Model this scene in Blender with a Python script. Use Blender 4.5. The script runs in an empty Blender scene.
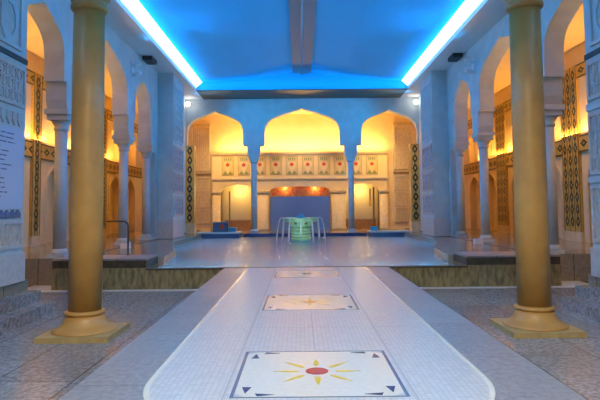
import bpy, bmesh, math, random
from mathutils import Vector, Matrix
from mathutils.geometry import tessellate_polygon
random.seed(7)
S = bpy.context.scene
COL = S.collection
PI = math.pi

# ------------------------------------------------------------ camera
cam_d = bpy.data.cameras.new('camera'); cam = bpy.data.objects.new('camera', cam_d); COL.objects.link(cam)
cam_d.sensor_width = 36; cam_d.lens = 550 / 600 * 36; cam_d.clip_end = 200
cam_d.shift_y = -25 / 600
cam.location = (-0.14, 0, 1.5)
cam.rotation_mode = 'XYZ'
pitch = math.atan(33 / 550)
cam.matrix_world = (Matrix.Translation((-0.14, 0, 1.5)) @ Matrix.Rotation(PI / 2 + pitch, 4, 'X') @ Matrix.Rotation(-math.radians(.5), 4, 'Z'))
S.camera = cam

# ------------------------------------------------------------ world, exposure
w = bpy.data.worlds.new('world'); S.world = w; w.use_nodes = True
w.node_tree.nodes['Background'].inputs[0].default_value = (.25, .32, .5, 1)
w.node_tree.nodes['Background'].inputs[1].default_value = .05
S.view_settings.view_transform = 'Standard'; S.view_settings.look = 'None'
S.view_settings.gamma = 1; S.view_settings.use_curve_mapping = False
S.view_settings.exposure = 0.0

# ------------------------------------------------------------ lights
BLUE = (.004, .42, 1.0); WARM = (1.0, .52, .13); AMBER = (1.0, .50, .12)
def area(name, loc, rot, sx, sy, power, color, spread=PI):
    l = bpy.data.lights.new(name, 'AREA'); l.shape = 'RECTANGLE'; l.size = sx; l.size_y = sy
    l.energy = power; l.color = color; l.spread = spread
    o = bpy.data.objects.new(name, l); o.location = loc; o.rotation_euler = rot; COL.objects.link(o); return o
def point(name, loc, power, color, r=.15):
    l = bpy.data.lights.new(name, 'POINT'); l.energy = power; l.color = color; l.shadow_soft_size = r
    o = bpy.data.objects.new(name, l); o.location = loc; COL.objects.link(o); return o
def spot(name, loc, target, power, color, angle=60, r=.1, blend=.8):
    l = bpy.data.lights.new(name, 'SPOT'); l.energy = power; l.color = color; l.spot_size = math.radians(angle); l.spot_blend = blend
    l.shadow_soft_size = r
    o = bpy.data.objects.new(name, l); o.location = loc
    o.rotation_euler = (Vector(target) - Vector(loc)).to_track_quat('-Z', 'Y').to_euler(); COL.objects.link(o); return o

# cove light hidden behind the lip of the ceiling ledge
for s in (-1, 1):
    area('cove_light', (s * 5.40, 12, 7.72), (0, PI + s * math.radians(-25), 0), .07, 32, 400, BLUE)
area('cove_light', (0, 27.9, 7.72), (PI - math.radians(25), 0, 0), 10.5, .12, 42, BLUE)
# added blue wash under the ledges, without fixtures, colouring arcades and far wall
for s in (-1, 1):
    for y in (2, 8.5, 15, 21.5, 24.5):
        spot('blue_wash_fill', (-s * 6.35, y + 4.5, 7.1), (s * 6.5, y + 2.5, 4.9), 900, (.001, .36, 1.0), 95, .2)
for s in (-1, 1):
    spot('blue_wash_fill', (s * 6.3, 12.0, 7.1), (-s * 2.2, 30.5, 6.3), 2100, (.001, .34, 1.0), 44, .2)
# warm light: side aisles, back room, added unseen fill at the camera end
for s in (-1, 1):
    for y in (18.0, 22.5): point('aisle_jamb_fill', (s * 8.4, y - 5, 6.0), 34, WARM, .2)  # added fill that warms the arch jambs
    area('aisle_cove_light', (s * 9.85, 22, 4.12), (0, PI - s * math.radians(-8), 0), .1, 20, 440, WARM)
    for y in (19.5, 26.5):
        spot('aisle_lamp', (s * 7.9, y, 6.9), (s * 9.9, y + .3, 1.2), 330, WARM, 75, .15)
    spot('aisle_lamp', (s * 8.2, 11.5, 6.9), (s * 9.0, 14.5, 1.0), 260, WARM, 80, .15)
area('frieze_cove_light', (0, 34.2, 5.02), (PI, 0, 0), 10.4, .12, 560, (1, .60, .18))
for x in (-5.6, -3.9, 0, 3.9, 5.6):
    spot('back_room_lamp', (x, 31.9, 7.2), (x, 34.6, 2.2), 560, (1, .66, .22), 70, .15)
for s in (-1, 1):
    spot('tile_fill', (s * 5.9, 28.7, 7.3), (s * 6.35, 30.6, 2.3), 420, (1, .60, .2), 40, .05)  # added warm fill for the far mosaic pilasters, no fixture
    spot('entrance_fill', (s * 1.9, .6, 5.6), (s * 3.64, 9.05, 2.4), 350, (1, .58, .24), 44, .25)  # warm fill added from the camera side for the tall columns
spot('entrance_fill', (0, .5, 7.0), (0, 6.0, 0), 2750, (1, .93, .72), 84, .4)  # broad fill added out of view for floor and walkway
# underwater lamps along the pool walls
area('pool_light', (0, 14.35, -.25), (PI / 2 - math.radians(38), 0, 0), 7.2, .2, 650, (.45, .88, 1.0), math.radians(100))
for s in (-1, 1):
    area('pool_light', (s * 5.2, 25, -.3), (PI / 2 - math.radians(38), 0, s * PI / 2), 6, .2, 330, (.2, .7, 1.0), math.radians(100))

# ------------------------------------------------------------ materials
def nodes_of(name):
    m = bpy.data.materials.new(name); m.use_nodes = True
    nt = m.node_tree; b = nt.nodes['Principled BSDF']; return m, nt, b
def mat(name, c, rough=.6, metal=0, mott=.0, scale=6, bump=.0, bscale=30, spec=.5, c2=None, stretch=None):
    m, nt, b = nodes_of(name)
    b.inputs['Roughness'].default_value = rough; b.inputs['Metallic'].default_value = metal
    b.inputs['Specular IOR Level'].default_value = spec
    b.inputs['Base Color'].default_value = (*c, 1)
    if mott or c2 or bump:
        tc = nt.nodes.new('ShaderNodeTexCoord'); mp = nt.nodes.new('ShaderNodeMapping')
        nt.links.new(tc.outputs['Object'], mp.inputs[0])
        if stretch: mp.inputs['Scale'].default_value = stretch
        if mott or c2:
            n = nt.nodes.new('ShaderNodeTexNoise'); n.inputs['Scale'].default_value = scale; n.inputs['Detail'].default_value = 5
            nt.links.new(mp.outputs[0], n.inputs[0])
            r = nt.nodes.new('ShaderNodeValToRGB'); nt.links.new(n.outputs[0], r.inputs[0])
            d = c2 if c2 else tuple(v * (1 - mott) for v in c)
            r.color_ramp.elements[0].position = .35; r.color_ramp.elements[1].position = .65
            r.color_ramp.elements[0].color = (*d, 1); r.color_ramp.elements[1].color = (*c, 1)
            nt.links.new(r.outputs[0], b.inputs['Base Color'])
        if bump:
            n2 = nt.nodes.new('ShaderNodeTexNoise'); n2.inputs['Scale'].default_value = bscale
            nt.links.new(mp.outputs[0], n2.inputs[0])
            bp = nt.nodes.new('ShaderNodeBump'); bp.inputs['Strength'].default_value = bump; bp.inputs['Distance'].default_value = .02
            nt.links.new(n2.outputs[0], bp.inputs['Height']); nt.links.new(bp.outputs[0], b.inputs['Normal'])
    return m
def emit(name, c, strength):
    m, nt, b = nodes_of(name)
    b.inputs['Base Color'].default_value = (*c, 1); b.inputs['Emission Color'].default_value = (*c, 1)
    b.inputs['Emission Strength'].default_value = strength; return m
def granite(name, c1, c2, c3, bw=1.2, bh=.6, rough=.22, joint=(.06, .06, .06), msize=.008, off=.5):
    m, nt, b = nodes_of(name); L = nt.links.new
    tc = nt.nodes.new('ShaderNodeTexCoord')
    n = nt.nodes.new('ShaderNodeTexNoise'); n.inputs['Scale'].default_value = 15; n.inputs['Detail'].default_value = 8; n.inputs['Roughness'].default_value = .75
    L(tc.outputs['Object'], n.inputs[0])
    r = nt.nodes.new('ShaderNodeValToRGB'); L(n.outputs[0], r.inputs[0])
    r.color_ramp.elements[0].position = .42; r.color_ramp.elements[0].color = (*c1, 1)
    r.color_ramp.elements[1].position = .58; r.color_ramp.elements[1].color = (*c2, 1)
    n3 = nt.nodes.new('ShaderNodeTexNoise'); n3.inputs['Scale'].default_value = 1.1; n3.inputs['Detail'].default_value = 3
    L(tc.outputs['Object'], n3.inputs[0])
    mx = nt.nodes.new('ShaderNodeMix'); mx.data_type = 'RGBA'; L(n3.outputs[0], mx.inputs[0])
    L(r.outputs[0], mx.inputs[6]); mx.inputs[7].default_value = (*c3, 1)
    br = nt.nodes.new('ShaderNodeTexBrick'); br.offset = off
    mpp = nt.nodes.new('ShaderNodeMapping'); mpp.inputs['Rotation'].default_value = (0, 0, PI / 2)
    L(tc.outputs['Object'], mpp.inputs[0]); L(mpp.outputs[0], br.inputs[0])
    br.inputs['Scale'].default_value = 1; br.inputs['Brick Width'].default_value = bw; br.inputs['Row Height'].default_value = bh
    br.inputs['Mortar Size'].default_value = msize; br.inputs['Mortar Smooth'].default_value = .1
    br.inputs['Color1'].default_value = (1, 1, 1, 1); br.inputs['Color2'].default_value = (.78, .78, .8, 1); br.inputs['Mortar'].default_value = (*joint, 1)
    mu = nt.nodes.new('ShaderNodeMix'); mu.data_type = 'RGBA'; mu.blend_type = 'MULTIPLY'; mu.inputs[0].default_value = 1
    L(mx.outputs[2], mu.inputs[6]); L(br.outputs[0], mu.inputs[7]); L(mu.outputs[2], b.inputs['Base Color'])
    # worn polish: gloss varies over the slabs
    mr = nt.nodes.new('ShaderNodeMapRange'); L(n3.outputs[0], mr.inputs[0]); mr.inputs[3].default_value = rough * .7; mr.inputs[4].default_value = rough * 1.7
    L(mr.outputs[0], b.inputs['Roughness'])
    bp = nt.nodes.new('ShaderNodeBump'); bp.inputs['Strength'].default_value = .12; bp.inputs['Distance'].default_value = .01
    L(n.outputs[0], bp.inputs['Height']); L(bp.outputs[0], b.inputs['Normal'])
    return m
M = {}
M['plaster'] = mat('pale_plaster', (.56, .60, .58), .7, mott=.12, scale=2.2, bump=.15, bscale=14)
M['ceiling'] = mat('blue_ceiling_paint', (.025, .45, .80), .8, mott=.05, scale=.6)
M['ridge'] = mat('grey_ridge', (.17, .19, .22), .6)
M['soffit'] = mat('soffit_plaster', (.7, .68, .66), .7)
M['cream'] = mat('cream_wall', (.80, .60, .32), .65, mott=.08, scale=1.5)
M['cream_trim'] = mat('cream_moulding', (.72, .56, .33), .6, mott=.15, scale=5)
M['carved'] = mat('carved_sandstone', (.66, .50, .28), .7, mott=.25, scale=9)
M['carved_pale'] = mat('carved_pale_stone', (.62, .56, .50), .7, mott=.15, scale=8)
M['recess'] = mat('recess_stone', (.30, .25, .22), .8)
M['soffit_shade'] = mat('shaded_soffit_brown', (.13, .085, .05), .5)  # soffit browned in its colour, as if out of the blue light
M['groove'] = mat('dark_bronze_band', (.05, .035, .025), .5)
M['khaki'] = mat('sandstone_column', (.54, .27, .06), .42, mott=.14, scale=3.5, bump=.1, bscale=40)
M['khaki_edge'] = mat('sandstone_plinth', (.50, .34, .13), .4, mott=.22, scale=7)
M['granite'] = granite('court_granite', (.14, .15, .165), (.56, .57, .58), (.26, .22, .18), 1.9, .95, .17)
M['granite_walk'] = granite('walkway_granite', (.16, .18, .21), (.40, .42, .44), (.32, .33, .35), 1.6, 3.0, .3, msize=.004)
M['aisle_floor'] = granite('aisle_granite', (.22, .19, .16), (.42, .36, .28), (.38, .30, .20), 1.2, .6, .10)
M['stone_dark'] = mat('dark_wet_stone', (.085, .07, .045), .45, mott=.4, scale=6)
M['stone_olive'] = mat('olive_travertine', (.34, .27, .12), .45, c2=(.13, .10, .045), scale=5, stretch=(2.2, 2.2, .7))
M['stone_top'] = granite('block_top', (.24, .22, .21), (.40, .37, .34), (.34, .31, .3), 1.2, 1.2, .28)
M['strip'] = mat('pale_border_strip', (.66, .66, .60), .35)
M['white_tile'] = None
M['white'] = mat('white_paint', (.8, .8, .8), .5)
M['black'] = mat('black_housing', (.02, .02, .022), .5)
M['grout'] = mat('grey_grout_line', (.38, .41, .46), .5)
M['bronze'] = mat('bronze_rail', (.16, .12, .08), .35, metal=.7)
M['navy'] = mat('navy_tile', (.02, .05, .16), .25)
M['blue_border'] = mat('slate_blue_tile', (.09, .15, .26), .25)
M['yellow'] = mat('yellow_tile', (.78, .58, .06), .3, mott=.15, scale=14)
M['orange'] = mat('orange_tile', (.85, .38, .04), .3, mott=.2, scale=14)
M['red'] = mat('red_tile', (.50, .045, .04), .3, mott=.15, scale=18)
M['panel_white'] = mat('ivory_tile', (.72, .72, .66), .22, mott=.06, scale=20)
M['ochre'] = mat('ochre_mosaic', (.66, .42, .10), .4, mott=.45, scale=26)
M['black_tile'] = mat('black_green_tile', (.018, .03, .02), .3)
M['ochre_pale'] = mat('pale_ochre_tile', (.70, .52, .22), .4)
M['red_paint'] = mat('red_flower', (.62, .07, .02), .5)
M['green_paint'] = mat('green_leaf', (.26, .30, .09), .6)
M['brown_line'] = mat('brown_outline', (.48, .30, .10), .6)
M['ivory'] = mat('ivory_paint', (.82, .64, .30), .6)
M['blue_panel'] = mat('cobalt_mosaic_panel', (.13, .24, .52), .35, mott=.2, scale=30)
M['fire'] = mat('red_orange_mosaic', (.75, .10, .02), .4, c2=(.85, .42, .06), scale=9)
M['teal'] = mat('jade_fountain', (.42, .70, .40), .3, mott=.3, scale=6)
M['teal_dark'] = mat('bronze_fountain_niche', (.22, .15, .06), .4)
M['aqua'] = mat('aqua_tile', (.04, .40, .62), .3)
M['pool_tile'] = mat('pool_tile', (.25, .66, .78), .4, mott=.1, scale=3)
M['basin'] = mat('blue_grey_box', (.10, .14, .22), .4)
M['wood'] = mat('brown_counter', (.38, .18, .06), .5, mott=.3, scale=5)
M['door'] = mat('brown_door', (.20, .12, .05), .5)
M['sign'] = mat('board_face', (.50, .58, .68), .5)
M['ink'] = mat('grey_lettering', (.10, .13, .18), .6)
M['pink'] = mat('pink_stone', (.60, .46, .44), .7, mott=.15, scale=7)
def mosaic_white():
    m, nt, b = nodes_of('white_mosaic'); L = nt.links.new
    tc = nt.nodes.new('ShaderNodeTexCoord')
    br = nt.nodes.new('ShaderNodeTexBrick'); br.offset = 0
    L(tc.outputs['Object'], br.inputs[0])
    br.inputs['Scale'].default_value = 1; br.inputs['Brick Width'].default_value = .05; br.inputs['Row Height'].default_value = .05
    br.inputs['Mortar Size'].default_value = .0025
    br.inputs['Color1'].default_value = (.60, .62, .64, 1); br.inputs['Color2'].default_value = (.50, .53, .56, 1); br.inputs['Mortar'].default_value = (.36, .38, .40, 1)
    n = nt.nodes.new('ShaderNodeTexNoise'); n.inputs['Scale'].default_value = 24; L(tc.outputs['Object'], n.inputs[0])
    L(br.outputs[0], b.inputs['Base Color']); b.inputs['Roughness'].default_value = .32
    bp = nt.nodes.new('ShaderNodeBump'); bp.inputs['Strength'].default_value = .25; bp.inputs['Distance'].default_value = .004
    L(n.outputs[0], bp.inputs['Height']); L(bp.outputs[0], b.inputs['Normal'])
    return m
M['white_tile'] = mosaic_white()
def water_mat():
    m, nt, b = nodes_of('pool_water'); L = nt.links.new
    nt.nodes.remove(b); out = nt.nodes['Material Output']
    tc = nt.nodes.new('ShaderNodeTexCoord'); mp = nt.nodes.new('ShaderNodeMapping'); mp.inputs['Scale'].default_value = (1.0, .8, 1)
    L(tc.outputs['Object'], mp.inputs[0])
    n = nt.nodes.new('ShaderNodeTexNoise'); n.inputs['Scale'].default_value = 4.5; n.inputs['Detail'].default_value = 4; L(mp.outputs[0], n.inputs[0])
    bp = nt.nodes.new('ShaderNodeBump'); bp.inputs['Strength'].default_value = .8; bp.inputs['Distance'].default_value = .1
    L(n.outputs[0], bp.inputs['Height'])
    t = nt.nodes.new('ShaderNodeBsdfTransparent'); t.inputs[0].default_value = (.55, .86, .95, 1)
    g = nt.nodes.new('ShaderNodeBsdfGlossy'); g.inputs[0].default_value = (.95, .97, 1, 1); g.inputs['Roughness'].default_value = .13
    L(bp.outputs[0], g.inputs['Normal'])
    fr = nt.nodes.new('ShaderNodeFresnel'); fr.inputs[0].default_value = 1.5; L(bp.outputs[0], fr.inputs['Normal'])
    mx = nt.nodes.new('ShaderNodeMixShader'); L(fr.outputs[0], mx.inputs[0]); L(t.outputs[0], mx.inputs[1]); L(g.outputs[0], mx.inputs[2])
    df = nt.nodes.new('ShaderNodeBsdfDiffuse'); df.inputs[0].default_value = (.80, .92, .95, 1)
    m2 = nt.nodes.new('ShaderNodeMixShader'); m2.inputs[0].default_value = .12; L(mx.outputs[0], m2.inputs[1]); L(df.outputs[0], m2.inputs[2])
    L(m2.outputs[0], out.inputs[0]); return m
M['water'] = water_mat()
def jet_mat():
    m, nt, b = nodes_of('falling_water')
    b.inputs['Base Color'].default_value = (.85, .93, 1, 1); b.inputs['Roughness'].default_value = .15
    b.inputs['Alpha'].default_value = .55; return m
M['jet'] = jet_mat()

# ------------------------------------------------------------ mesh helpers
class MB:
    def __init__(s): s.bm = bmesh.new()
    def box(s, x0, x1, y0, y1, z0, z1):
        v = [s.bm.verts.new(p) for p in ((x0,y0,z0),(x1,y0,z0),(x1,y1,z0),(x0,y1,z0),(x0,y0,z1),(x1,y0,z1),(x1,y1,z1),(x0,y1,z1))]
        for f in ((3,2,1,0),(4,5,6,7),(0,1,5,4),(1,2,6,5),(2,3,7,6),(3,0,4,7)): s.bm.faces.new([v[i] for i in f])
        return s
    def prism(s, pts, a0, a1, axis='Y'):
        # pts: 2D outline. axis Y: (x,z) swept along y; X: (y,z) swept along x; Z: (x,y) swept along z
        def P(p, a): return {'Y': (p[0], a, p[1]), 'X': (a, p[0], p[1]), 'Z': (p[0], p[1], a)}[axis]
        A = [s.bm.verts.new(P(p, a0)) for p in pts]; B = [s.bm.verts.new(P(p, a1)) for p in pts]
        n = len(pts)
        tris = tessellate_polygon([[Vector((p[0], p[1], 0)) for p in pts]]) if n > 4 else None
        if tris:
            for t in tris:
                if len(set(t)) == 3:
                    s.bm.faces.new([A[i] for i in t]); s.bm.faces.new([B[i] for i in t[::-1]])
        else:
            s.bm.faces.new(A); s.bm.faces.new(B[::-1])
        for i in range(n): s.bm.faces.new((A[i], B[i], B[(i+1) % n], A[(i+1) % n]))
        return s
    def lathe(s, prof, cx, cy, n=32, sx=1, sy=1, square=False, smooth=True, ripple=None):
        rings = []
        for r, z in prof:
            ring = []
            for i in range(n):
                a = 2 * PI * i / n
                rr = r * (1 + (ripple[1] * math.cos(ripple[0] * a) if ripple else 0))
                ring.append(s.bm.verts.new((cx + rr * sx * math.cos(a), cy + rr * sy * math.sin(a), z)))
            rings.append(ring)
        for A, B in zip(rings, rings[1:]):
            for i in range(n):
                f = s.bm.faces.new((A[i], A[(i+1) % n], B[(i+1) % n], B[i])); f.smooth = smooth
        s.bm.faces.new(rings[0][::-1]); s.bm.faces.new(rings[-1])
        return s
    def frustum(s, cx, cy, z0, z1, hx0, hy0, hx1, hy1):
        v = []
        for z, hx, hy in ((z0, hx0, hy0), (z1, hx1, hy1)):
            v += [s.bm.verts.new((cx + a * hx, cy + b * hy, z)) for a, b in ((-1,-1),(1,-1),(1,1),(-1,1))]
        for f in ((3,2,1,0),(4,5,6,7),(0,1,5,4),(1,2,6,5),(2,3,7,6),(3,0,4,7)): s.bm.faces.new([v[i] for i in f])
        return s
    def tube(s, pts, r, n=8):
        pts = [Vector(p) for p in pts]; rings = []
        for i, p in enumerate(pts):
            d = (pts[min(i+1, len(pts)-1)] - pts[max(i-1, 0)]).normalized()
            u = d.cross(Vector((0, 0, 1)));
            if u.length < .05: u = d.cross(Vector((0, 1, 0)))
            u.normalize(); v = d.cross(u)
            rr = r[i] if isinstance(r, (list, tuple)) else r
            rings.append([s.bm.verts.new(p + rr * (math.cos(2*PI*k/n) * u + math.sin(2*PI*k/n) * v)) for k in range(n)])
        for A, B in zip(rings, rings[1:]):
            for i in range(n):
                f = s.bm.faces.new((A[i], A[(i+1) % n], B[(i+1) % n], B[i])); f.smooth = True
        s.bm.faces.new(rings[0][::-1]); s.bm.faces.new(rings[-1]); return s
    def bevel(s, w=.01, seg=2):
        bmesh.ops.bevel(s.bm, geom=[e for e in s.bm.edges if e.is_manifold and e.calc_face_angle(0) > .5], offset=w, segments=seg, affect='EDGES'); return s
    def build(s, name, m, parent=None, loc=None):
        bmesh.ops.recalc_face_normals(s.bm, faces=s.bm.faces[:])
        if loc:
            bmesh.ops.translate(s.bm, verts=s.bm.verts[:], vec=(-loc[0], -loc[1], -loc[2]))
        me = bpy.data.meshes.new(name); s.bm.to_mesh(me); s.bm.free(); me.materials.append(m)
        o = bpy.data.objects.new(name, me); COL.objects.link(o)
        if loc: o.location = loc
        if parent: o.parent = parent
        return o
def thing(name, label, cat, loc=(0, 0, 0), group=None, rz=0):
    o = bpy.data.objects.new(name, None); COL.objects.link(o); o.location = loc; o.rotation_euler = (0, 0, rz)
    o.empty_display_size = .2
    o['label'] = label; o['category'] = cat
    if group: o['group'] = group
    return o
def tag(o, label, cat, group=None):
    o['label'] = label; o['category'] = cat
    if group: o['group'] = group
    return o
def struct(name, mb, m):
    o = mb.build(name, m); o['kind'] = 'structure'; return o
def copy_tree(o, parent=None):
    c = o.copy(); COL.objects.link(c); c.parent = parent
    for ch in list(o.children): copy_tree(ch, c)
    return c
def dup(o, loc, label, sx=1, rz=None):
    c = copy_tree(o); c.location = loc; c['label'] = label
    if rz is not None: c.rotation_euler = (0, 0, rz)
    c.scale = (sx, 1, 1)
    return c

ARCH = [(0, 0), (0, .38), (.015, .47), (.045, .55), (.09, .62), (.15, .68), (.24, .735), (.38, .795), (.57, .858), (.76, .912), (.88, .943), (.95, .968), (1, 1)]
def arch_pts(a, b, zs, za):
    """outline of a keel arch from (a,zs) up over the apex and down to (b,zs)"""
    c = (a + b) / 2; h = (b - a) / 2
    l = [(a + t * h, zs + q * (za - zs)) for t, q in ARCH]
    return l + [(2 * c - p, z) for p, z in l[-2::-1]]

SOF = 7.62      # underside of the ceiling ledge
COURT = -.525   # lower court floor
DECK = .2       # arcade and aisle floor

# ------------------------------------------------------------ setting: floors
f = MB(); f.box(-6.4, 6.4, -7, 14.05, COURT - .3, COURT); f.box(-13.5, -6.4, 11.1, 14.9, COURT - .3, COURT); f.box(6.4, 13.5, 11.1, 14.9, COURT - .3, COURT)
struct('floor', f, M['granite'])
for s in (-1, 1):
    f = MB()
    if s < 0:
        f.box(-13.5, -5.6, -7, 11.1, COURT, .13)
        f.box(-13.5, -6.43, 14.9, 36, COURT, DECK)
    else:
        f.box(5.6, 13.5, -7, 11.1, COURT, .13)
        f.box(6.43, 13.5, 14.9, 36, COURT, DECK)
    # deck between arcade and pool, following the pool edge
    pl = [(s*6.43, 15.2), (s*3.9, 15.2), (s*4.2, 18), (s*5.3, 22), (s*5.3, 29.9), (s*6.43, 29.9)]
    f.prism(pl, -1.2, DECK - .02, 'Z')
    struct('floor_aisle_' + ('left' if s < 0 else 'right'), f, M['aisle_floor'])
f = MB(); f.box(-6.43, 6.43, 29.9, 36.5, -1.2, .12); struct('floor_back_room', f, M['aisle_floor'])
f = MB(); f.box(-2.07, 2.07, -7, 14.02, COURT, 0); f.bevel(.008, 2); struct('floor_walkway', f, M['granite_walk'])
for s in (-1, 1):   # two steps from the side floor down to the court
    st = thing('side_steps', 'granite steps from the %s side floor down to the court' % ('left' if s < 0 else 'right'), 'steps', (s*5.6, 6, COURT))
    for k in range(2):
        x0, x1 = s * (5.6 - .0), s * (5.32 - .28 * k)
        z0 = COURT + .22 * (1 - k); z1 = COURT + .22 * (2 - k)
        MB().box(min(5.04*s, 5.6*s) if k == 1 else min(5.32*s, 5.6*s), max(5.04*s, 5.6*s) if k == 1 else max(5.32*s, 5.6*s), -7, 11.08, z0, z1).bevel(.01, 1).build('step', M['granite'], st).matrix_parent_inverse = Matrix.Translation((-s*5.6, -6, -COURT))

# pool shell and water
P = [(-3.9, 14.2), (3.9, 14.2), (3.9, 15.2), (4.2, 18), (5.3, 22), (5.3, 29.9), (-5.3, 29.9), (-5.3, 22), (-4.2, 18), (-3.9, 15.2)]
struct('floor_pool', MB().prism([(p[0]*1.0, p[1]) for p in P], -1.3, -.95, 'Z'), M['pool_tile'])
lin = MB()
for i in range(len(P)):
    a, b = P[i], P[(i+1) % len(P)]
    d = Vector((b[0]-a[0], b[1]-a[1])).normalized(); nrm = Vector((-d.y, d.x)) * .02
    lin.prism([a, b, (b[0]+nrm.x, b[1]+nrm.y), (a[0]+nrm.x, a[1]+nrm.y)], -.95, -.03, 'Z')
struct('trim_1', lin, M['pool_tile'])
wt = MB().prism([(p[0] * .999, p[1]) for p in P], -.032, -.03, 'Z').build('pool_water', M['water'])
tag(wt, 'still turquoise pool water between the granite deck and the arcade', 'water')

for s in (-1, 1):
    x0, x1 = sorted((s * 1.9, s * 3.75))
    tag(MB().box(x0, x1, 14.72, 14.84, -.11, -.045).build('underwater_light', emit('underwater_glow', (.6, .95, 1), 4), None, ((x0+x1)/2, 14.78, -.11)), 'white glowing underwater strip along the near %s pool edge' % ('left' if s < 0 else 'right'), 'light strip')
# pool wall and blocks
wall = thing('pool_wall', 'low olive stone front wall of the pool behind the walkway', 'pool wall', (0, 14.1, COURT))
MB().box(-4.05, 4.05, 14.0, 14.2, COURT, -.03).build('wall_body', M['stone_olive'], wall, None).matrix_parent_inverse = Matrix.Translation((0, -14.1, -COURT))
MB().box(-4.05, 4.05, 13.97, 14.2, -.03, .005).bevel(.006, 1).build('coping', M['stone_dark'], wall).matrix_parent_inverse = Matrix.Translation((0, -14.1, -COURT))
for s, nm in ((-1, 'left'), (1, 'right')):
    x0, x1 = sorted((s * 4.05, s * 6.43))
    b = thing('stone_block', 'brown stone block with dark upper course at the %s corner of the pool' % nm, 'stone block', (s*5.24, 14.6, COURT), 'stone blocks flanking the pool')
    inv = Matrix.Translation((-s*5.24, -14.6, -COURT))
    MB().box(x0, x1, 14.0, 15.2, COURT, .02).build('lower_course', M['stone_olive'], b).matrix_parent_inverse = inv
    MB().box(x0, x1, 14.03, 15.2, .02, .215).build('upper_course', M['stone_dark'], b).matrix_parent_inverse = inv
    MB().box(x0, x1, 13.98, 15.2, .215, .26).bevel(.008, 1).build('top_slab', M['stone_top'], b).matrix_parent_inverse = inv
    # pale strip set in the floor at its foot
    xi = s * 2.08; xo = s * 7.3
    pts = [(xi, 13.78), (xo, 13.78), (xo, 14.9), (s*6.45, 14.9), (s*6.45, 13.99), (xi, 13.99)]
    tag(MB().prism(pts, COURT, COURT + .012, 'Z').build('border_strip', M['strip']), 'pale stone strip in the floor around the foot of the %s stone block' % nm, 'border strip')

# ------------------------------------------------------------ setting: walls
A = [(12.3, 14.7, 6.72), (15.75, 20.1, 7.14), (21.15, 23.35, 6.76)]
for s, nm in ((-1, 'left'), (1, 'right')):
    pts = [(-7, SOF + .4), (-7, .13), (11.0, .13), (11.0, 5.0)]
    pts += [(12.3, 5.0)] + arch_pts(*A[0][:2], 5.0, A[0][2])[1:]
    for a in A[1:]: pts += arch_pts(a[0], a[1], 5.0, a[2])
    pts += [(24.1, 5.0), (24.1, DECK), (30.5, DECK), (30.5, SOF + .4)]
    # drop doubled points
    q = [pts[0]]
    for p in pts[1:]:
        if (p[0]-q[-1][0])**2 + (p[1]-q[-1][1])**2 > 1e-8: q.append(p)
    x0, x1 = sorted((s * 6.5, s * 7.05))
    q = [p for p in q]
    struct('wall_' + nm, MB().prism(q, x0, x1, 'X'), M['plaster'])
    # outer wall of the aisle, with two tiers of arched niches
    pts = []
    YN = [8.9, 11.5, 15.3, 18.4, 22.15, 25.3, 29.2, 32.0]
    def tier(z0, zs, za, z1, w, x0, x1):
        m = MB(); ys = [(y - w, y + w) for y in YN]
        q = [(-7, z1), (-7, z0)]
        for a, b2 in ys: q += [(a, z0)] + arch_pts(a, b2, zs, za) + [(b2, z0)]
        q += [(36.5, z0), (36.5, z1)]
        return m.prism(q, x0, x1, 'X')
    x0, x1 = sorted((s * 10.0, s * 10.35))
    m1 = tier(DECK, 1.6, 3.3, 3.8, .85, x0, x1)
    struct('wall_outer_' + nm, m1, M['cream'])
    m2 = tier(3.8, 4.6, 5.9, 7.4, .85, x0, x1); struct('wall_upper_' + nm, m2, M['cream'])
    struct('wall_niche_' + nm, MB().box(*sorted((s*10.35, s*10.5)), -7, 36.5, -.5, 7.4), M['cream'])
    struct('ceiling_aisle_' + nm, MB().box(*sorted((s*7.05, s*10.5)), -7, 36.5, 7.3, 7.5), M['cream'])
    # ceiling ledge with its lip
    struct('trim_ledge_' + nm, MB().box(*sorted((s*5.5, s*6.6)), -7, 30.6, SOF, SOF + .05), M['soffit'])
    struct('trim_lip_' + nm, MB().box(*sorted((s*5.5, s*5.53)), -7, 28.3, SOF + .05, SOF + .17), M['soffit'])
struct('trim_ledge_far', MB().box(-5.5, 5.5, 28.3, 30.6, SOF, SOF + .05), M['soffit_shade'])
# far arcade wall
q = [(-6.55, 7.9), (-6.55, 5.0), (-6.45, 5.0)] + arch_pts(-6.45, -3.3, 5.0, 6.98)[0:] + arch_pts(-2.12, 2.12, 5.0, 7.1) + arch_pts(3.3, 6.45, 5.0, 6.98) + [(6.55, 5.0), (6.55, 7.9)]
qq = [q[0]]
for p in q[1:]:
    if abs(p[0]-qq[-1][0]) + abs(p[1]-qq[-1][1]) > 1e-5: qq.append(p)
struct('wall_far', MB().prism(qq, 30.5, 31.0, 'Y'), M['plaster'])
struct('wall_back', MB().box(-13.5, 13.5, -7.2, -7, -.8, 10), M['cream'])
# back room shell
struct('ceiling_back_room', MB().box(-10.5, 10.5, 31, 38, 7.5, 7.7), M['cream'])
bw = MB()
bw.box(-10.5, -5.72, 34.75, 35.1, -.5, 7.5); bw.box(5.42, 10.5, 34.75, 35.1, -.5, 7.5); bw.box(-5.72, 5.42, 34.75, 35.1, 3.3, 7.5)
struct('wall_back_room', bw, M['cream'])
struct('wall_back_room_rear', MB().box(-7, 7, 36.6, 36.8, -.5, 4), M['cream'])

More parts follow.
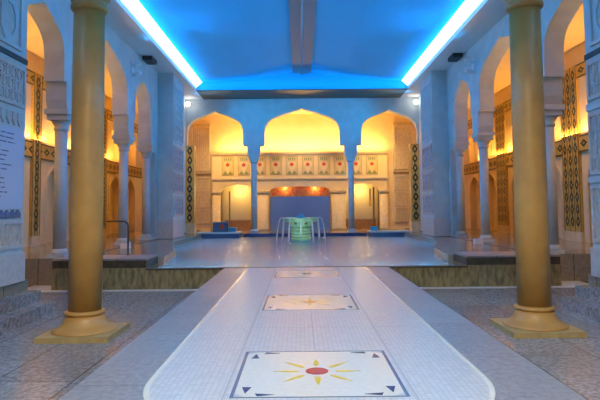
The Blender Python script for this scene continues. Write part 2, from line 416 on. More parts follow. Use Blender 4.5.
# main ceiling: draped vault rising to the ridge
prof = [(-6.55, 8.0), (-5.6, 8.05), (-4.3, 8.07), (-3.2, 8.14), (-2.2, 8.25), (-1.2, 8.42), (-.5, 8.55), (0, 8.6)]
prof = prof + [(-x, z) for x, z in prof[-2::-1]]
m = MB()
def cz(x):
    for (a, za), (b, zb) in zip(prof, prof[1:]):
        if a <= x <= b: return za + (zb - za) * (x - a) / (b - a)
N = 72; top = []
for k in range(N + 1):
    x = -6.55 + 13.1 * k / N
    top.append((x, cz(x)))
o = struct('ceiling', m.prism(top + [(6.55, 9.6), (-6.55, 9.6)], -7, 28.3, 'Y'), M['ceiling'])
struct('wall_gable', MB().prism([(x, z + .05) for x, z in top] + [(6.55, SOF + .05), (-6.55, SOF + .05)], 28.3, 28.45, 'Y'), M['ceiling'])
r = MB(); r.prism([(-.48, cz(.48) + .02), (-.48, cz(.48) - .05), (-.06, 8.46), (0, 8.40), (.06, 8.46), (.48, cz(.48) - .05), (.48, cz(.48) + .02)], -7, 28.2, 'Y')
tag(r.build('ceiling_ridge', M['ridge'], None, (0, 10, 8.5)), 'grey ridge beam running along the middle of the blue ceiling', 'beam')
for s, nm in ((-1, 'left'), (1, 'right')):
    tag(MB().prism([(s*5.47, SOF + .16), (s*5.49, SOF + .16), (s*5.20, 8.05), (s*5.16, 8.05)], -6.5, 28.2).build('cove_glow_panel', emit('cove_glow', (.85, .97, 1), 1.25), None, (s*5.85, 12, SOF + .05)), 'white-blue glowing panel imitating the lit ceiling edge above the %s ledge' % nm, 'light strip')  # emissive panel stands in for the bright glow on the ceiling edge

# ------------------------------------------------------------ walkway mosaic
def rounded_end(x0, x1, y0, y1, r, n=14):
    pts = [(x1, y1), (x0, y1)]
    for k in range(n + 1):
        a = PI + k / n * PI / 2; pts.append((x0 + r + r * math.cos(a), y0 + r + r * math.sin(a)))
    for k in range(n + 1):
        a = 3 * PI / 2 + k / n * PI / 2; pts.append((x1 - r + r * math.cos(a), y0 + r + r * math.sin(a)))
    return pts
run = thing('mosaic_walkway', 'long white mosaic strip with rounded near end leading to the pool', 'mosaic paving', (0, 8.5, 0))
inv = Matrix.Translation((0, -8.5, 0))
MB().prism(rounded_end(-1.48, 1.48, 3.62, 13.96, 1.3), 0, .006, 'Z').build('tile_field', M['white_tile'], run).matrix_parent_inverse = inv
# thin joint lines
m = MB()
m.box(-.775, -.760, 4.2, 13.9, .006, .0066); m.box(.760, .775, 4.2, 13.9, .006, .0066); m.box(-.006, .006, 5.9, 8.15, .006, .0064)
for yy in (7.0, 10.75): m.box(-1.48, 1.48, yy - .006, yy + .006, .006, .0066)
m.build('joint_line', M['grout'], run).matrix_parent_inverse = inv
outl = rounded_end(-1.48, 1.48, 3.62, 13.96, 1.3); innl = rounded_end(-1.435, 1.435, 3.665, 13.96, 1.255)
m = MB()
for i in range(1, len(outl) - 1 + 1):
    a, b2 = outl[i], outl[(i+1) % len(outl)]; c, d = innl[i], innl[(i+1) % len(innl)]
    if i == len(outl) - 1: continue
    if abs(a[1] - 13.96) < 1e-6 and abs(b2[1] - 13.96) < 1e-6: continue
    m.prism([a, b2, d, c], .0062, .008, 'Z')
m.prism([outl[-1], outl[0], innl[0], innl[-1]], .0062, .008, 'Z')
m.build('edge_band', M['panel_white'], run).matrix_parent_inverse = inv

def tri(m, pts, z0=.0105, z1=.0125): m.prism(pts, z0, z1, 'Z')
def sun(yc, label, center, ray, corner):
    t = thing('sun_mosaic', label, 'mosaic', (0, yc, .006), 'sun mosaics along the walkway')
    W, D = .715, .70
    def put(mb, name, m): mb.build(name, m, t)
    put(MB().box(-W, W, -D, D, 0, .003), 'background', M['panel_white'])
    fr = MB(); b = .03
    fr.box(-W, -W+b, -D, D, .003, .005); fr.box(W-b, W, -D, D, .003, .005); fr.box(-W+b, W-b, D-b*.6, D, .003, .005); fr.box(-W+b, W-b, -D, -D+b*.6, .003, .005)
    put(fr, 'border', M['blue_border'])
    put(MB().lathe([(.105, .003), (.105, .006)], 0, 0, 32, smooth=False), 'sun_disc', center)
    for k in range(8):
        a = k * PI / 4 + PI / 2; L = (.40 if k % 2 == 0 else .43)
        ca, sa = math.cos(a), math.sin(a)
        def R(u, v): return (u * ca - v * sa, u * sa + v * ca)
        q = [R(.17, -.012), R(.22, -.03), R(.30, -.022), R(L, 0), R(.30, .022), R(.22, .03), R(.17, .012)]
        mb = MB(); mb.prism(q, .003, .0055, 'Z'); put(mb, 'ray', ray)
    for sx in (-1, 1):
        for sy in (-1, 1):
            mb = MB(); mb.prism([(sx*.56, sy*.44), (sx*.64, sy*.44), (sx*.60, sy*.60)], .003, .0055, 'Z'); put(mb, 'corner_tile', corner)
            mb = MB(); mb.prism([(sx*.36, sy*.63), (sx*.52, sy*.60), (sx*.50, sy*.66)], .003, .0055, 'Z'); put(mb, 'corner_tile', corner)
            mb = MB(); mb.prism([(sx*.60, sy*.68), (sx*.685, sy*.68), (sx*.685, sy*.60)], .003, .0055, 'Z'); put(mb, 'corner_tile', M['grout'])
    return t
sun(5.13, 'nearest sun mosaic, red disc with yellow rays, in the white walkway', M['red'], M['yellow'], M['navy'])
sun(8.86, 'middle sun mosaic, orange disc with pale yellow rays, in the white walkway', M['orange'], M['yellow'], M['navy'])
sun(12.62, 'farthest sun mosaic, dark disc, in the white walkway before the pool', M['navy'], M['ochre_pale'], M['ochre'])

# ------------------------------------------------------------ the two tall columns
def big_column(x, y, label):
    t = thing('stone_column', label, 'column', (x, y, COURT), 'tall sandstone columns in the court')
    h = 5.52
    MB().box(-.56, .56, -.56, .56, 0, .085).bevel(.012, 2).build('plinth', M['khaki_edge'], t)
    MB().lathe([(.50, .085), (.50, .10), (.47, .13), (.40, .16), (.345, .21), (.31, .28), (.29, .34)], 0, 0, 48).build('flared_base', M['khaki'], t)
    MB().lathe([(.29, .34), (.312, .352), (.319, .372), (.312, .392), (.28, .41)], 0, 0, 48).build('base_ring', M['khaki'], t)
    MB().lathe([(.262, .40), (.260, 2.0), (.255, 3.6), (.248, h - .18)], 0, 0, 48).build('shaft', M['khaki'], t)
    MB().lathe([(.255, h - .2), (.29, h - .17), (.30, h - .13), (.29, h - .09), (.27, h - .07), (.30, h - .02), (.335, h + .05), (.35, h + .11)], 0, 0, 48).build('neck_ring', M['khaki'], t)
    MB().lathe([(.30, h + .1), (.33, h + .3), (.42, h + .6), (.52, h + .85)], 0, 0, 48).build('capital', M['khaki'], t)
    MB().box(-.56, .56, -.56, .56, h + .85, h + 1.05).build('abacus', M['khaki'], t)
    return t
big_column(-3.65, 9.05, 'tall smooth sandstone column on square plinth left of the walkway')
big_column(3.68, 9.12, 'tall smooth sandstone column on square plinth right of the walkway')

# ------------------------------------------------------------ arcade columns and their piers
def arcade_column(label, loc, group, m=None, zbase=DECK, wide=.5, thick=.275):
    m = m or M['plaster']
    t = thing('arcade_column', label, 'column', loc, group)
    H = 5.0 - zbase
    # local: arch runs along local y, thickness along x
    MB().box(-.24, .24, -.24, .24, 0, .1).bevel(.01, 1).build('plinth', m, t)
    MB().lathe([(.22, .1), (.23, .14), (.205, .19), (.18, .24)], 0, 0, 28).build('base', m, t)
    MB().lathe([(.172, .22), (.165, H - 1.3)], 0, 0, 28).build('shaft', m, t)
    MB().lathe([(.168, H - 1.32), (.20, H - 1.27), (.20, H - 1.23), (.175, H - 1.2), (.24, H - 1.08), (.27, H - 1.02)], 0, 0, 28).build('capital', m, t)
    c = MB(); c.box(-.285, .285, -.30, .30, H - 1.03, H - .88); c.build('abacus', m, t)
    c = MB(); c.box(-.33, .33, -.36, .36, H - .88, H - .74); c.build('corbel', m, t)
    MB().frustum(0, 0, H - .74, H - .5, .28, .30, .28, .37).build('impost_taper', m, t)
    MB().box(-.28, .28, -.37, .37, H - .5, H + .02).build('impost_block', m, t)
    return t
for s, nm in ((-1, 'left'), (1, 'right')):
    for y, w1 in ((15.22, 'nearest slim'), (20.62, 'middle slim'), (23.72, 'farthest slim')):
        arcade_column('%s stone column of the %s arcade, carrying stepped imposts' % (w1, nm), (s * 6.775, y, .2), 'slim columns of the %s arcade' % nm)
def far_column(x, label):
    t = thing('arcade_column', label, 'column', (x, 30.75, .12), 'slim blue-lit columns of the far arcade'); H = 4.88; m = M['plaster']
    MB().box(-.24, .24, -.24, .24, 0, .1).build('plinth', m, t)
    MB().lathe([(.22, .1), (.22, .15), (.18, .22)], 0, 0, 24).build('base', m, t)
    MB().lathe([(.17, .2), (.165, H - .95)], 0, 0, 24).build('shaft', m, t)
    MB().lathe([(.17, H - .97), (.21, H - .93), (.21, H - .88), (.19, H - .84)], 0, 0, 24).build('capital', m, t)
    MB().frustum(0, 0, H - .86, H - .5, .2, .2, .33, .25).build('impost_taper', m, t)
    MB().box(-.35, .35, -.25, .25, H - .5, H + .02).build('impost_block', m, t)
far_column(-2.71, 'slim column left of the fountain in the far arcade')
far_column(2.71, 'slim column right of the fountain in the far arcade')

# ------------------------------------------------------------ carved pilasters
def lattice(m, y0, y1, z0, z1, x, s, cy=.24, czz=.27, th=.02, dep=.035):
    """pointed oval rings of a pierced stone screen, facing s*-x"""
    ny = max(1, round((y1 - y0) / cy)); nz = max(1, round((z1 - z0) / czz))
    cy = (y1 - y0) / ny; czz = (z1 - z0) / nz
    for j in range(nz):
        for i in range(ny + (0 if j % 2 == 0 else -1)):
            c = y0 + cy * (i + (.5 if j % 2 == 0 else 1.0)); z = z0 + czz * (j + .5)
            n = 8
            def ring(k): return [(c + k * cy * .46 * math.cos(2*PI*a/n + PI/8), z + k * czz * .60 * math.sin(2*PI*a/n + PI/8)) for a in range(n)]
            o, q = ring(1), ring(.66)
            for a in range(n):
                b = (a + 1) % n
                m.prism([o[a], o[b], q[b], q[a]], *sorted((x, x - s * dep)), 'X')
def frame(m, y0, y1, z0, z1, x, s, b=.07, dep=.05):
    a = sorted((x, x - s * dep))
    m.box(*a, y0, y0 + b, z0, z1); m.box(*a, y1 - b, y1, z0, z1); m.box(*a, y0 + b, y1 - b, z0, z0 + b); m.box(*a, y0 + b, y1 - b, z1 - b, z1)
def near_pilaster(s, label):
    t = thing('carved_pilaster', label, 'pilaster', (s*6.05, 9.6, .13))
    inv = Matrix.Translation((-s*6.05, -9.6, -.13)); X = s * 5.6; m = M['plaster']; Y0, Y1 = 8.2, 10.86
    def put(mb, n, mt): o = mb.build(n, mt, t); o.matrix_parent_inverse = inv; return o
    put(MB().box(*sorted((X, s*6.5)), Y0, Y1, .13, SOF), 'pier', m)
    put(MB().box(*sorted((X - s*.06, X)), Y0, Y1 + .0, .13, .68), 'skirting', M['carved_pale'])
    put(MB().box(*sorted((X - s*.03, X)), Y0, Y1, 4.40, 4.50), 'dark_band', M['groove'])
    def panel(z0, z1, nm='carved_panel', ccy=.21, ccz=.24):
        put(MB().box(*sorted((X - s*.012, X)), Y0 + .1, Y1 - .12, z0, z1), 'panel_back', M['carved_pale'])
        mb = MB(); frame(mb, Y0 + .06, Y1 - .08, z0 - .02, z1 + .02, X, s); lattice(mb, Y0 + .16, Y1 - .18, z0 + .05, z1 - .05, X, s, ccy, ccz)
        put(mb, nm, M['carved_pale'])
    # star tracery of the upper panel
    put(MB().box(*sorted((X - s*.012, X)), Y0 + .1, Y1 - .3, 4.65, 7.2), 'panel_back', M['carved_pale'])
    mb = MB(); frame(mb, Y0 + .06, Y1 - .26, 4.6, 7.25, X, s); lattice(mb, Y0 + .16, Y1 - .36, 4.7, 7.15, X, s, .62, .8, dep=.04)
    put(mb, 'star_tracery', M['plaster'])
    if s < 0:
        panel(3.52, 4.28)
        mb = MB(); n = 12
        for i in range(n):
            y = Y0 + .15 + (Y1 - Y0 - .3) * (i + .5) / n
            mb.prism([(y - .085, 3.38), (y + .085, 3.38), (y + .085, 3.24), (y, 3.12), (y - .085, 3.24)], X, X + .03, 'X')
        put(mb, 'fringe', M['carved_pale'])
        bd = put(MB().box(X, X + .025, Y0 + .1, Y1 - .1, 1.52, 3.06), 'notice_board', M['sign'])
        random.seed(3)
        for k in range(15):
            z = 2.95 - k * .085
            if k in (3, 9): continue
            y = Y1 - .35 - random.uniform(0, .5); yy = Y0 + .3
            while yy < y:
                l = random.uniform(.16, .36)
                MB().box(X + .025, X + .027, yy, min(yy + l, y), z - .014, z + .006).build('word', M['ink'], bd); yy += l + .04
        mb = MB()
        for i in range(12):
            y = Y0 + .15 + (Y1 - Y0 - .3) * (i + .5) / 12
            mb.prism([(y - .09, 1.36), (y + .09, 1.36), (y + .09, 1.44), (y, 1.51), (y - .09, 1.44)], X, X + .035, 'X')
        put(mb, 'cresting', M['blue_border'])
        panel(.80, 1.30)
    else:
        panel(3.58, 4.30); panel(2.12, 3.28); panel(.82, 1.88)
        put(MB().box(X - .04, X, Y0, Y1, 3.36, 3.50), 'moulding', m)
        put(MB().box(X - .04, X, Y0, Y1, 1.94, 2.06), 'moulding', m)
    return t
near_pilaster(-1, 'carved pilaster with a pale notice board at the left edge of the court')
near_pilaster(1, 'carved pilaster with honeycomb stone screens at the right edge of the court')
def far_pilaster(s, nm):
    t = thing('carved_pilaster', 'plain-fronted pilaster with pink carved side by the far %s end of the pool' % nm, 'pilaster', (s*6.15, 25.5, DECK))
    inv = Matrix.Translation((-s*6.15, -25.5, -DECK)); X = s * 5.8; Y0, Y1 = 24.45, 26.6
    def put(mb, n, mt): o = mb.build(n, mt, t); o.matrix_parent_inverse = inv; return o
    put(MB().box(*sorted((X, s*6.5)), Y0, Y1, DECK, SOF), 'pier', M['plaster'])
    put(MB().box(*sorted((X - s*.04, s*6.5)), Y0 - .05, Y1 + .04, DECK, 1.0), 'skirting', M['carved_pale'])
    for z0, z1 in ((1.15, 2.1), (2.2, 3.15), (3.25, 4.35), (4.55, 7.2)):
        mb = MB(); frame(mb, Y0 + .1, Y1 - .1, z0, z1, X, s, .09, .04)
        lattice(mb, Y0 + .25, Y1 - .25, z0 + .12, z1 - .12, X, s, .34, .34, dep=.03)
        put(mb, 'carved_panel', M['pink'] if z0 < 4.5 else M['plaster'])
far_pilaster(-1, 'left'); far_pilaster(1, 'right')

# ------------------------------------------------------------ mosaic (tile) pilasters and bands
def diamonds(mb, a0, a1, z0, z1, pos, s, axis, step, vertical=True):
    """dark diamonds: in a strip spanning a0..a1 (across) and z0..z1"""
    def pr(q, p0, p1): mb.prism(q, *sorted((p0, p1)), axis)
    if vertical:
        c = (a0 + a1) / 2; h = (a1 - a0) / 2 * .62; n = max(1, round((z1 - z0) / step)); st = (z1 - z0) / n
        for k in range(n):
            z = z0 + st * (k + .5); r = st * .40
            o = [(c - h, z), (c - h*.35, z + r), (c + h*.35, z + r), (c + h, z), (c + h*.35, z - r), (c - h*.35, z - r)]
            i = [(c + (p[0]-c) * .42, z + (p[1]-z) * .42) for p in o]
            for e in range(6): pr([o[e], o[(e+1) % 6], i[(e+1) % 6], i[e]], pos, pos + s * .006)
            zb = z0 + st * (k + 1)
            if k < n - 1: pr([(c - h*.3, zb), (c, zb + st*.08), (c + h*.3, zb), (c, zb - st*.08)], pos, pos + s * .006)
    else:
        c = (z0 + z1) / 2; h = (z1 - z0) / 2 * .62; n = max(1, round((a1 - a0) / step)); st = (a1 - a0) / n
        for k in range(n):
            y = a0 + st * (k + .5); r = st * .40
            o = [(y - r, c), (y, c + h), (y + r, c), (y, c - h)]; i = [(y + (p[0]-y) * .4, c + (p[1]-c) * .4) for p in o]
            for e in range(4): pr([o[e], o[(e+1) % 4], i[(e+1) % 4], i[e]], pos, pos + s * .006)
def tile_pilaster_aisle(s, yc, label, w=.6):
    t = thing('mosaic_pilaster', label, 'pilaster', (s*9.97, yc, DECK), 'mosaic pilasters of the side aisles')
    inv = Matrix.Translation((-s*9.97, -yc, -DECK)); X = s * 9.9
    def put(mb, n, mt): o = mb.build(n, mt, t); o.matrix_parent_inverse = inv; return o
    put(MB().box(*sorted((X, s*10)), yc - w, yc + w, DECK, 6.6), 'tile_ground', M['ochre'])
    put(MB().box(*sorted((X - s*.02, s*10)), yc - w - .02, yc + w + .02, DECK, .55), 'base', M['cream_trim'])
    mb = MB()
    for a in ((-1, 0, 1) if w > .4 else (0,)):
        h = w * .34 if w > .4 else w * .9
        diamonds(mb, yc + a * w * .64 - h, yc + a * w * .64 + h, .7, 6.5, X, -s, 'X', .46)
    for e in (yc - w, yc + w - .04, yc - w*.34, yc + w*.30): mb.box(*sorted((X, X - s*.005)), e, e + .035, .55, 6.6)
    put(mb, 'dark_inlay', M['black_tile'])
def tile_band_aisle(s, z0, z1, label):
    t = thing('mosaic_band', label, 'mosaic band', (s*9.95, 15, z0))
    inv = Matrix.Translation((-s*9.95, -15, -z0)); X = s * 9.93
    def put(mb, n, mt): o = mb.build(n, mt, t); o.matrix_parent_inverse = inv; return o
    put(MB().box(*sorted((X, s*10)), 6, 34, z0, z1), 'tile_ground', M['ochre'])
    mb = MB(); diamonds(mb, 6, 34, z0 + .06, z1 - .06, X, -s, 'X', .6, False)
    mb.box(*sorted((X, X - s*.005)), 6, 34, z0, z0 + .05); mb.box(*sorted((X, X - s*.005)), 6, 34, z1 - .05, z1)
    put(mb, 'dark_inlay', M['black_tile'])
for s, nm in ((-1, 'left'), (1, 'right')):
    for y, w1 in ((13.4, 'nearest'), (20.35, 'middle'), (27.4, 'farthest')):
        tile_pilaster_aisle(s, y, '%s ochre and black mosaic pilaster on the outer wall of the %s aisle' % (w1, nm), .32 if s < 0 else .62)
    tile_band_aisle(s, 3.42, 4.02, 'lower ochre and black mosaic band above the niches of the %s aisle' % nm)
    tile_band_aisle(s, 6.1, 6.6, 'upper ochre and black mosaic band on the %s aisle wall' % nm)
    # niche surrounds
    for y in (15.3, 18.4, 22.15, 25.3, 29.2):
        mb = MB(); o = arch_pts(y - .97, y + .97, 1.6, 3.4); i = arch_pts(y - .85, y + .85, 1.6, 3.3)
        for a in range(len(o) - 1): mb.prism([o[a], o[a+1], i[a+1], i[a]], *sorted((s*9.94, s*10)), 'X')
        mb.box(*sorted((s*9.94, s*10)), y - .97, y - .85, DECK, 1.6); mb.box(*sorted((s*9.94, s*10)), y + .85, y + .97, DECK, 1.6)
        tag(mb.build('niche_surround', M['cream_trim'], None, (s*9.97, y, DECK)), 'arched moulding around a wall niche of the %s aisle' % nm, 'moulding', 'niche mouldings of the %s aisle' % nm)
def far_tile(s, nm):
    t = thing('mosaic_pilaster', 'ochre mosaic pilaster with dark diamonds at the %s end of the far arcade' % nm, 'pilaster', (s*6.28, 30.7, .12))
    inv = Matrix.Translation((-s*6.28, -30.7, -.12))
    def put(mb, n, mt): o = mb.build(n, mt, t); o.matrix_parent_inverse = inv; return o
    x0, x1 = sorted((s*6.02, s*6.52))
    put(MB().box(x0, x1, 30.52, 31, .12, 5.02), 'tile_ground', M['ochre'])
    put(MB().box(x0 - .03, x1 + .03, 30.47, 31, .12, .7), 'base', M['cream_trim'])
    mb = MB(); diamonds(mb, x0, x1, .75, 5.0, 30.52, -1, 'Y', .52); put(mb, 'dark_inlay', M['black_tile'])
far_tile(-1, 'left'); far_tile(1, 'right')

# ------------------------------------------------------------ back room
BY = 34.75
def screen(s, nm):
    xc = s * 6.42
    t = thing('carved_screen', 'tall carved sandstone panel on the %s side of the back room' % nm, 'wall panel', (xc, BY - .1, .12))
    inv = Matrix.Translation((-xc, -(BY - .1), -.12))
    def put(mb, n, mt): o = mb.build(n, mt, t); o.matrix_parent_inverse = inv; return o
    put(MB().box(xc - .62, xc + .62, BY - .06, BY, .5, 6.9), 'backing', M['carved'])
    z = .6
    for z0, z1 in ((.6, 1.5), (1.6, 2.5), (2.6, 3.5), (3.9, 6.7)):
        mb = MB(); mb.box(xc - .62, xc - .52, BY - .12, BY - .06, z0, z1); mb.box(xc + .52, xc + .62, BY - .12, BY - .06, z0, z1)
        mb.box(xc - .52, xc + .52, BY - .12, BY - .06, z0, z0 + .08); mb.box(xc - .52, xc + .52, BY - .12, BY - .06, z1 - .08, z1)
        put(mb, 'panel_frame', M['cream_trim'])
        mb = MB(); n = 7; rows = round((z1 - z0) / .15)
        for i in range(n):
            for j in range(rows):
                x = xc - .45 + .9 * (i + .5) / n; zz = z0 + .1 + (z1 - z0 - .2) * (j + .5) / rows
                mb.prism([(x - .045, zz), (x, zz + .05), (x + .045, zz), (x, zz - .05)], BY - .085, BY - .06, 'Y')
        put(mb, 'carving', M['cream_trim'])
    put(MB().box(xc - .66, xc + .66, BY - .13, BY, 3.62, 3.74), 'dark_band', M['door'])
screen(-1, 'left'); screen(1, 'right')
CXB = -.15
fz = thing('floral_frieze', 'long cream frieze of painted flower vases across the back room wall', 'frieze', (CXB, BY, 3.3))
inv = Matrix.Translation((-CXB, -BY, -3.3))
def put(mb, n, mt, par=fz): o = mb.build(n, mt, par); o.matrix_parent_inverse = inv if par is fz else Matrix.Identity(4); return o
put(MB().box(CXB - 5.5, CXB + 5.5, 34.45, BY, 3.3, 4.95), 'frieze_board', M['ivory'])
put(MB().box(CXB - 5.55, CXB + 5.55, 34.38, BY, 4.86, 4.96), 'cornice', M['cream_trim'])
put(MB().box(CXB - 5.55, CXB + 5.55, 34.42, BY, 3.3, 3.40), 'lower_moulding', M['cream_trim'])
mbl = MB()
for i in range(10):
    x = CXB - 4.52 + 1.005 * i
    pn = MB().box(x - .34, x + .34, 34.43, 34.45, 3.62, 4.72).build('flower_panel', M['ochre_pale'], fz); pn.matrix_parent_inverse = inv
    def sub(mb, n, mt):
        o = mb.build(n, mt, pn)
        return o
    fr = MB(); fr.box(x - .37, x - .34, 34.42, 34.45, 3.6, 4.74); fr.box(x + .34, x + .37, 34.42, 34.45, 3.6, 4.74); fr.box(x - .34, x + .34, 34.42, 34.45, 3.59, 3.62); fr.box(x - .34, x + .34, 34.42, 34.45, 4.72, 4.75)
    sub(fr, 'outline', M['brown_line'])
    sub(MB().prism([(x, 3.72), (x + .1, 3.86), (x + .27, 4.2), (x + .26, 4.32), (x + .13, 4.42), (x, 4.36), (x - .13, 4.42), (x - .26, 4.32), (x - .27, 4.2), (x - .1, 3.86)], 34.42, 34.43, 'Y'), 'vase', M['ivory'])
    pts = [(x + (.155 if k % 2 == 0 else .10) * math.cos(k * PI / 8), 4.24 + (.14 if k % 2 == 0 else .09) * math.sin(k * PI / 8)) for k in range(16)]
    sub(MB().prism(pts, 34.405, 34.42, 'Y'), 'flower', M['red_paint'])
    g = MB(); g.prism([(x - .32, 3.64), (x - .02, 3.64), (x - .16, 3.84)], 34.42, 34.43, 'Y'); g.prism([(x + .02, 3.64), (x + .32, 3.64), (x + .16, 3.84)], 34.42, 34.43, 'Y')
    for k in (-.18, -.06, .06, .18): g.prism([(x + k - .025, 4.48), (x + k + .025, 4.48), (x + k + .04, 4.64), (x + k, 4.68), (x + k - .04, 4.64)], 34.42, 34.43, 'Y')
    sub(g, 'leaves', M['green_paint'])
# lower screen wall with three openings, under the frieze
q = [(CXB - 5.5, 3.3), (CXB - 5.5, .12), (CXB - 4.95, .12), (CXB - 4.95, 2.4)]
def flat_arch(a, b, zs, za):
    return [(a, zs), (a + .12, zs + (za - zs) * .5), (a + .4, zs + (za - zs) * .85), ((a + b) / 2, za), (b - .4, zs + (za - zs) * .85), (b - .12, zs + (za - zs) * .5), (b, zs)]
q = [(CXB - 5.5, 3.3), (CXB - 5.5, .12), (CXB - 5.0, .12)] + flat_arch(CXB - 5.0, CXB - 2.85, 2.5, 3.0) + [(CXB - 2.85, .12), (CXB - 1.95, .12)] + flat_arch(CXB - 1.95, CXB + 1.95, 2.5, 2.86) + [(CXB + 1.95, .12), (CXB + 2.85, .12)] + flat_arch(CXB + 2.85, CXB + 5.0, 2.5, 3.0) + [(CXB + 5.0, .12), (CXB + 5.5, .12), (CXB + 5.5, 3.3)]
struct('wall_screen', MB().prism(q, 34.5, 34.9, 'Y'), M['cream'])
for x, lb in ((-5.25, 'half-round cream pillar left of the left back niche'), (-2.4, 'stout half-round cream pillar left of the blue panel'), (2.4, 'stout half-round cream pillar right of the blue panel'), (5.25, 'half-round cream pillar right of the right back niche')):
    r = .45 if abs(x) < 4 else .26
    t = thing('round_pillar', lb, 'pillar', (CXB + x, 34.45, .12))
    MB().lathe([(r + .05, 0), (r + .05, .12), (r, .2), (r, 2.25)], 0, 0, 28, sy=.6).build('shaft', M['cream_trim'], t)
    MB().lathe([(r, 2.25), (r + .07, 2.3), (r + .07, 2.42), (r + .03, 2.5)], 0, 0, 28, sy=.6).build('capital', M['carved'], t)
# blue panel and the lit red mosaic over it
tag(MB().box(CXB - 1.86, CXB + 1.86, 34.2, 34.32, .12, 2.22).build('mosaic_wall_panel', M['blue_panel'], None, (CXB, 34.26, .12)), 'cobalt blue mosaic panel behind the fountain', 'panel')
rm = MB().box(CXB - 1.8, CXB + 1.8, 35.2, 35.3, 2.2, 3.1).build('red_mosaic', M['fire'], None, (CXB, 35.25, 2.2))
tag(rm, 'glowing red and orange mosaic above the blue panel', 'mosaic')
struct('wall_alcove', MB().box(CXB - 1.9, CXB + 1.9, 35.3, 35.4, -.1, 3.4), M['cream'])
for x in (-.95, .95): point('alcove_lamp', (CXB + x, 34.98, 2.75), 12, (1, .6, .25), .06)
for s, nm in ((-1, 'left'), (1, 'right')):
    xc = CXB + s * 3.9
    struct('wall_niche_back_' + nm, MB().box(xc - 1.2, xc + 1.2, 36.2, 36.3, -.1, 3.4), M['ivory'])
    point('niche_lamp', (xc, 35.5, 2.7), 60, (1, .72, .3), .15)
    ct = thing('niche_counter', 'low brown tiled counter inside the %s back niche' % nm, 'counter', (xc, 35.6, .12))
    MB().box(-.95, .95, -.2, .2, 0, .62).build('front', M['wood'], ct); MB().box(-1, 1, -.24, .24, .62, .68).build('top', M['carved'], ct)
    if s < 0:
        tag(MB().box(xc - .62, xc - .54, 35.0, 35.08, .12, 2.6).build('dark_post', M['door'], None, (xc - .58, 35.04, .12)), 'thin dark upright post inside the left back niche', 'post')
    else:
        tag(MB().box(xc + .72, xc + .84, 35.0, 35.1, .12, 2.8).build('dark_post', M['door'], None, (xc + .78, 35.04, .12)), 'dark upright post inside the right back niche', 'post')
        tag(MB().box(xc + .5, xc + .62, 35.0, 35.02, 1.6, 2.7).build('orange_banner', M['orange'], None, (xc + .56, 35.01, 1.6)), 'narrow orange banner inside the right back niche', 'banner')

# ------------------------------------------------------------ pool furniture
def ledge(x0, x1, label, y=29.2):
    t = thing('pool_ledge', label, 'ledge', ((x0 + x1) / 2, y, -.03)); h = (x1 - x0) / 2
    MB().box(-h, h, -.35, .5, -.3, .22).build('riser', M['basin'], t)
    MB().box(-h - .05, h + .05, -.4, .5, .22, .30).bevel(.01, 1).build('top', M['strip'], t)
ledge(-5.5, -3.35, 'low dark ledge with pale top at the far left of the pool')
ledge(3.5, 5.55, 'low dark ledge with pale top at the far right of the pool')
tag(MB().box(-3.2, 3.4, 29.72, 29.95, -.3, .14).build('pool_edge', M['navy'], None, (0, 29.8, -.3)), 'dark far rim of the pool below the arcade columns', 'pool rim')
bx = thing('sign_box', 'grey box with a red round mark on the far left ledge', 'box', (-4.35, 29.25, .27))
MB().box(-.4, .4, -.2, .2, 0, .52).bevel(.02, 1).build('case', M['basin'], bx)
MB().prism([(.08 + .13 * math.cos(k * PI / 8), .28 + .13 * math.sin(k * PI / 8)) for k in range(16)], -.215, -.2, 'Y').build('red_mark', M['red_paint'], bx)
for x, lb in ((-3.72, 'small blue tray on the far left ledge beside the grey box'), (3.75, 'small blue tub on the far right ledge')):
    t = thing('blue_tub', lb, 'tub', (x, 29.2, .27))
    MB().frustum(0, 0, 0, .2, .16, .14, .2, .17).build('body', M['aqua'], t)
    MB().box(-.21, .21, -.18, .18, .2, .23).build('rim', M['aqua'], t)

# fountain
ft = thing('fountain', 'jade green tiered bowl fountain spilling water into the pool', 'fountain', (-.12, 26.0, -.95))
zb = .95
MB().lathe([(.5, 0), (.5, zb - .1), (.46, zb - .02)], 0, 0, 32).build('foot', M['aqua'], ft)
for k in range(4):
    z = zb - .02 + k * .155
    MB().lathe([(.40 + .01 * k, z), (.455, z + .03), (.465, z + .08), (.455, z + .12), (.40, z + .15)], 0, 0, 32, ripple=(16, .015)).build('drum_tier', M['teal'], ft)
z = zb + .60
MB().lathe([(.42, z), (.50, z + .10), (.66, z + .24), (.80, z + .36), (.84, z + .42), (.80, z + .45), (.72, z + .41), (.2, z + .34)], 0, 0, 40, ripple=(10, .03)).build('bowl', M['teal'], ft)
MB().lathe([(.30, z + .34), (.27, z + .42), (.14, z + .52), (.05, z + .62), (.02, z + .66)], 0, 0, 24).build('finial', M['aqua'], ft)
for k in range(8):
    a = k * PI / 4 + PI / 8
    x, y = .56 * math.cos(a), .56 * math.sin(a)
    MB().lathe([(.01, z + .13), (.07, z + .17), (.085, z + .22), (.06, z + .28), (.01, z + .31)], x * 1.08, y * 1.08, 12).build('spout_boss', M['teal_dark'], ft)
jets = thing('water_jets', 'clear streams of water arcing from the fountain bowl', 'water', (-.12, 26.0, 0), None)
for k in range(12):
    a = 2 * PI * k / 12 + .0
    ca, sa = math.cos(a), math.sin(a); pts = []; R = 1.02 if k % 2 == 0 else .88
    for i in range(11):
        t = i / 10; r = .80 + (R + .12 - .80) * t ** .6; zz = .60 + .06 * math.sin(t * PI) - .62 * t ** 2.2 + .02
        zz = z - .95 + .44 + .12 * t - (z - .95 + .60) * t ** 2.4
        pts.append((r * ca, r * sa, max(zz, -.04)))
    MB().tube(pts, [.018 + .02 * i / 10 for i in range(11)], 7).build('jet', M['jet'], jets)

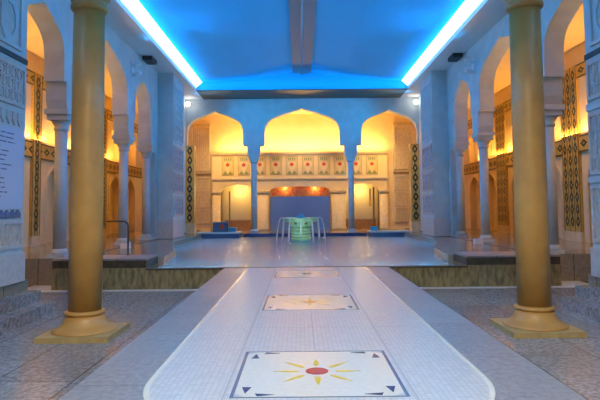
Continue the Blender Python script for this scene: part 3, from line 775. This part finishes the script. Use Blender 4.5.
spot('fountain_fill', (-.12, 23.9, .1), (-.12, 26, .75), 60, (.75, 1, .80), 60, .1)  # added fill that brightens the fountain body
# handrail
hr = thing('handrail', 'bronze tube handrail standing on the left stone block', 'handrail', (-4.85, 15.1, .26))
X1 = 0.0; pts = [(X1, 0, 0)] + [(X1, 0, .78)] + [(X1 - .14 * (1 - math.cos(a)), 0, .78 + .14 * math.sin(a)) for a in [k * PI / 12 for k in range(1, 7)]] + [(-1.35, 0, .92)]
MB().tube(pts, .026, 10).build('rail', M['bronze'], hr)
MB().tube([(-1.3, 0, 0), (-1.3, 0, .92)], .026, 10).build('post', M['bronze'], hr)
for x in (X1, -1.3): MB().lathe([(.06, 0), (.06, .012), (.03, .02)], x, 0, 16).build('flange', M['bronze'], hr)
# white floor boxes
for x, y, lb in ((-6.12, 18.9, 'small white box on the floor at the foot of the left arcade'), (6.15, 19.6, 'small white box on the floor at the foot of the right arcade')):
    t = thing('floor_box', lb, 'box', (x, y, DECK - .02))
    MB().box(-.14, .14, -.12, .12, 0, .17).bevel(.012, 2).build('case', M['white'], t)
    MB().box(-.1, .1, -.08, .08, .17, .18).build('lens', M['sign'], t)
# round wall lamps
for x, lb in ((-6.32, 'round white wall lamp high in the far left corner'), (6.32, 'round white wall lamp high in the far right corner')):
    t = thing('wall_lamp', lb, 'lamp', (x, 30.3, 7.3))
    MB().lathe([(.09, 0), (.10, .03), (.10, .06), (.02, .09)], 0, 0, 20).build('mount', M['white'], t).rotation_euler = (PI / 2, 0, 0)
    b = MB(); bmesh.ops.create_uvsphere(b.bm, u_segments=20, v_segments=12, radius=.13)
    for fc in b.bm.faces: fc.smooth = True
    b.build('globe', emit('lamp_glow', (1, .95, .85), 6), t).location = (0, -.12, 0)
    l = point('globe_light', (x * .97, 29.9, 7.25), 5, (1, .92, .8), .12)
# black speakers under the ledge and white spotlight cans
for s, nm in ((-1, 'left'), (1, 'right')):
    t = thing('black_speaker', 'small black speaker box under the %s ceiling ledge' % nm, 'speaker', (s*6.2, 22.0, SOF - .16))
    MB().box(-.19, .19, -.4, .4, 0, .16).bevel(.02, 1).build('case', M['black'], t); MB().box(-.13, .13, -.47, -.45, .03, .13).build('grille', M['groove'], t)
    for y, w1 in ((20.55, 'upper'),):
        t = thing('wall_spotlight', 'white twin spotlight on the %s arcade between two arches' % nm, 'spotlight', (s*6.48, y, 6.75))
        MB().box(-.05, .05, -.1, .1, -.25, .35).build('bracket', M['white'], t)
        for zz in (-.18, .18):
            MB().tube([(-s*.04, 0, zz), (-s*.2, -.02, zz + .04), (-s*.36, -.04, zz + .1)], .075, 14).build('can', M['white'], t)
# green exit sign in the left aisle
ex = thing('exit_sign', 'green lit sign on the far wall of the left aisle', 'sign', (-9.0, 34.68, 2.9))
MB().box(-.35, .35, -.06, .06, 0, .5).build('case', M['black'], ex); MB().box(-.31, .31, -.07, -.06, .04, .46).build('face', emit('green_sign', (.05, .9, .25), 1.2), ex)
